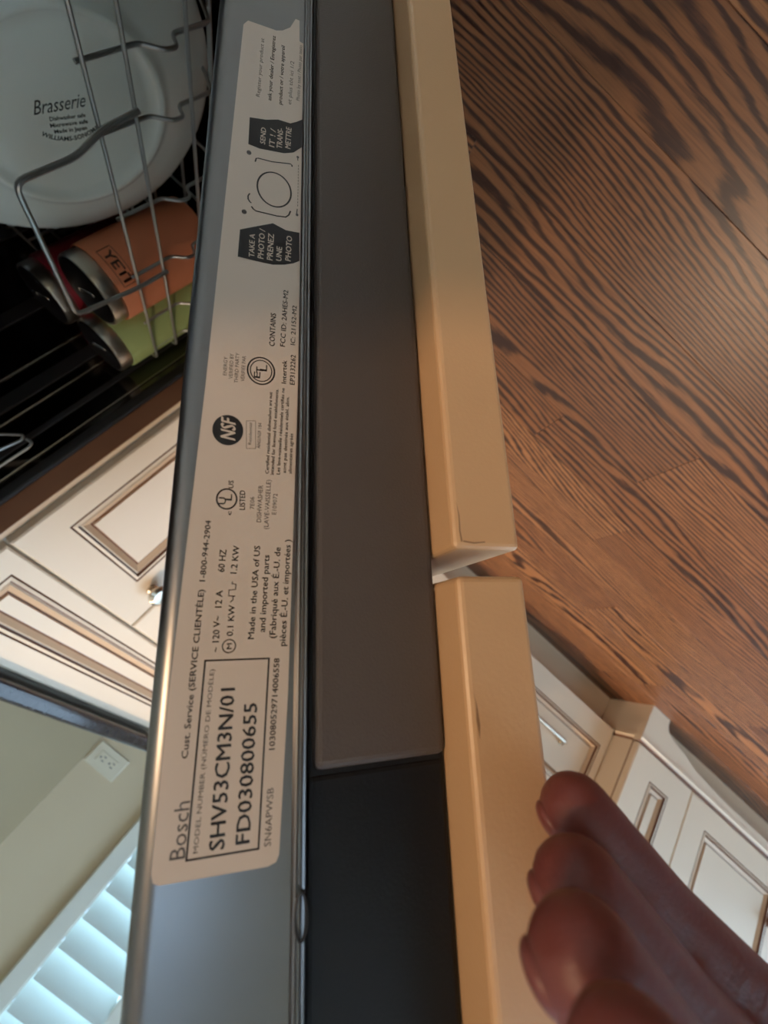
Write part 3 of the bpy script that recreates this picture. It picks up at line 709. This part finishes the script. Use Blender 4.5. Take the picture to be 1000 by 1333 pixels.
# ---- tumblers standing upside down
def tumbler(name, label, col, x, y, ztop, r, words=None, facing=0):
    """ztop: height of the edge between the coloured coat and the bare steel base"""
    t = thing(name, label, 'tumbler', (x, y, ztop-.145), 0)
    bm = bmesh.new(); lathe(bm, [(r*.985, .002), (r*1.005, .000), (r*1.015, .003), (r*1.018, .040), (r*1.010, .110), (r*1.0, .143), (r*.985, .145), (r*.96, .1452)], 48)
    bm2 = [(r*1.06, .003)]
    link('coated_wall', bm, col, t, smooth=True)
    bm = bmesh.new(); lathe(bm, [(r*.975, .003), (r*.97, .04), (r*.95, .11), (r*.93, .1449), (r*.945, .1460), (r*.945, .1610), (r*.925, .1640), (r*.89, .1645), (r*.87, .1620)], 48)
    link('steel_base', bm, bare_steel, t, smooth=True)
    bm = bmesh.new(); lathe(bm, [(r*.868, .1600), (r*.862, .1652), (r*.80, .1660), (0, .1650)], 40)
    pad = link('base_pad', bm, black_plastic, t, smooth=True)
    bm = bmesh.new(); tube(bm, rounded([(-r*.35, -.0022, 0), (r*.35, -.0022, 0), (r*.35, .0022, 0), (-r*.35, .0022, 0), (-r*.35, -.0019, 0)], .002), .0006, 6, False)
    link('base_mark', bm, nickel, pad, Matrix.Translation((0, 0, .1656)) @ Matrix.Rotation(math.radians(-60), 4, 'Z'))
    if words:
        def rad(z): return r*(1.0+.010*(.143-z)/.033)+.00025
        def cyl(a, b):
            ang = facing-(a-.022)/r; z = .1375-b
            return Vector((rad(z)*math.cos(ang), rad(z)*math.sin(ang), z))
        mapped_text('stamped_logo', words, brown_pc, t, lambda a, b: cyl(a+.0035, b+.0035), .037, .011, 0, .02)
        bm = bmesh.new(); q = []
        for (a0, b0), (a1, b1) in zip(((0, 0), (.044, 0), (.044, .018), (0, .018)), ((.044, 0), (.044, .018), (0, .018), (0, 0))):
            for i in range(8): f = i/8; q.append(cyl(a0+(a1-a0)*f, b0+(b1-b0)*f))
        tube(bm, q+[q[0]], .00035, 5, False); link('stamped_frame', bm, brown_pc, t)
    return t
tumbler('tumbler', 'orange tumbler with a stamped logo, standing upside down below the plate', orange, -.536, .4215, zr(-.213), .0465, 'YETI', math.radians(-28))
tumbler('tumbler', 'green tumbler standing upside down beside the orange one', green, -.6265, .4155, zr(-.198), .0420)
tumbler('tumbler', 'dark red tumbler behind the orange one', red, -.620, .512, zr(-.196), .0450)
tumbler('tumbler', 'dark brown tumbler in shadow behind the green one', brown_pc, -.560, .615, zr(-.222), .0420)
# ================================================================== the photographer's hand by the door edge
FING = {
 'index': [((-0.0826, -0.0735, 0.582), 0.0074), ((-0.082, -0.099, 0.5869), 0.0085), ((-0.0797, -0.1288, 0.5892), 0.0093), ((-0.0733, -0.1743, 0.5865), 0.0112)],
 'middle': [((-0.0701, -0.068, 0.5936), 0.0076), ((-0.0698, -0.0944, 0.5993), 0.0087), ((-0.0673, -0.1272, 0.6021), 0.0095), ((-0.0601, -0.1755, 0.5981), 0.0115)],
 'ring': [((-0.056, -0.0589, 0.601), 0.0074), ((-0.056, -0.0842, 0.6073), 0.0084), ((-0.0537, -0.115, 0.61), 0.0092), ((-0.0465, -0.1602, 0.6053), 0.011)],
 'little': [((-0.0406, -0.0512, 0.6048), 0.0062), ((-0.0409, -0.0715, 0.6104), 0.0071), ((-0.0392, -0.0953, 0.6127), 0.0079), ((-0.0329, -0.1325, 0.6079), 0.0098)]}
CARP = [(-0.0567, -0.2527, 0.5966), (-0.0494, -0.2534, 0.603), (-0.042, -0.2449, 0.607), (-0.0345, -0.2297, 0.6084)]
THUMB = [((-0.0588, -0.244, 0.6013), 0.014), ((-0.0826, -0.2316, 0.5998), 0.0125), ((-0.0947, -0.2098, 0.5978), 0.0105), ((-0.0976, -0.1856, 0.5962), 0.0085)]
WRIST, ELBOW = (-0.0456, -0.2452, 0.6038), (-0.0278, -0.4442, 0.6139)
DORS = Vector((-.4167, .009, .9091))
bm = bmesh.new()
def limb(pts):
    for (a, ra), (b, rb) in zip(pts, pts[1:]):
        a, b = Vector(a), Vector(b); n = max(2, int((b-a).length/min(ra, rb)*3.5))
        for i in range(n+1):
            t = i/n; bmesh.ops.create_icosphere(bm, subdivisions=2, radius=ra+(rb-ra)*t, matrix=Matrix.Translation(a.lerp(b, t)))
for k, pts in FING.items():
    limb(pts)
    for j in (1, 2):                                       # knuckles
        bmesh.ops.create_icosphere(bm, subdivisions=2, radius=pts[j][1]*1.03, matrix=Matrix.Translation(Vector(pts[j][0])+DORS*.0007))
for (k, pts), c_ in zip(FING.items(), CARP): limb([pts[3], (c_, .0140)])
mids = [f[3][0] for f in FING.values()]
for a, b, c_, d_ in zip(mids, mids[1:], CARP, CARP[1:]): limb([(tuple(Vector(a).lerp(Vector(b), .5)), .0100), (tuple(Vector(c_).lerp(Vector(d_), .5)), .0135)])
limb(THUMB); limb([(WRIST, .0235), (tuple(Vector(WRIST)+Vector((.005, -.055, .003))), .0255), (ELBOW, .036)])
limb([(CARP[0], .014), (WRIST, .022)]); limb([(CARP[3], .014), (WRIST, .022)])
ph = thing('person', "photographer's bare hand with fingers reaching in beside the dishwasher door", 'person', WRIST)
hinv = Matrix.Translation(-Vector(WRIST)); bm.transform(hinv)
hand = link('hand', bm, skin, ph, smooth=False, angle='keep')
md = hand.modifiers.new('remesh', 'REMESH'); md.mode = 'VOXEL'; md.voxel_size = 0.0013; md.use_smooth_shade = True
ms = hand.modifiers.new('smooth', 'SMOOTH'); ms.factor = 0.5; ms.iterations = 14
dg = bpy.context.evaluated_depsgraph_get(); dg.update()
me = bpy.data.meshes.new_from_object(hand.evaluated_get(dg)); hand.modifiers.clear(); hand.data = me
for p in me.polygons: p.use_smooth = True
def fingernail(tip, nxt, r, dors):
    t = (Vector(tip)-Vector(nxt)).normalized(); n = (dors-t*dors.dot(t)).normalized(); s = t.cross(n)
    bm = bmesh.new(); bmesh.ops.create_uvsphere(bm, u_segments=20, v_segments=12, radius=1)
    m = Matrix((s*r*.55, t*r*.60, n*r*.29)).transposed().to_4x4(); m.translation = Vector(tip)+t*r*.10+n*r*.69-Vector(WRIST)
    bm.transform(m); link('fingernail', bm, nail, ph, smooth=True)
for k, pts in FING.items(): fingernail(pts[0][0], pts[1][0], pts[0][1], DORS)
fingernail(THUMB[3][0], THUMB[2][0], THUMB[3][1], Vector((-.9, -.1, -.3)))
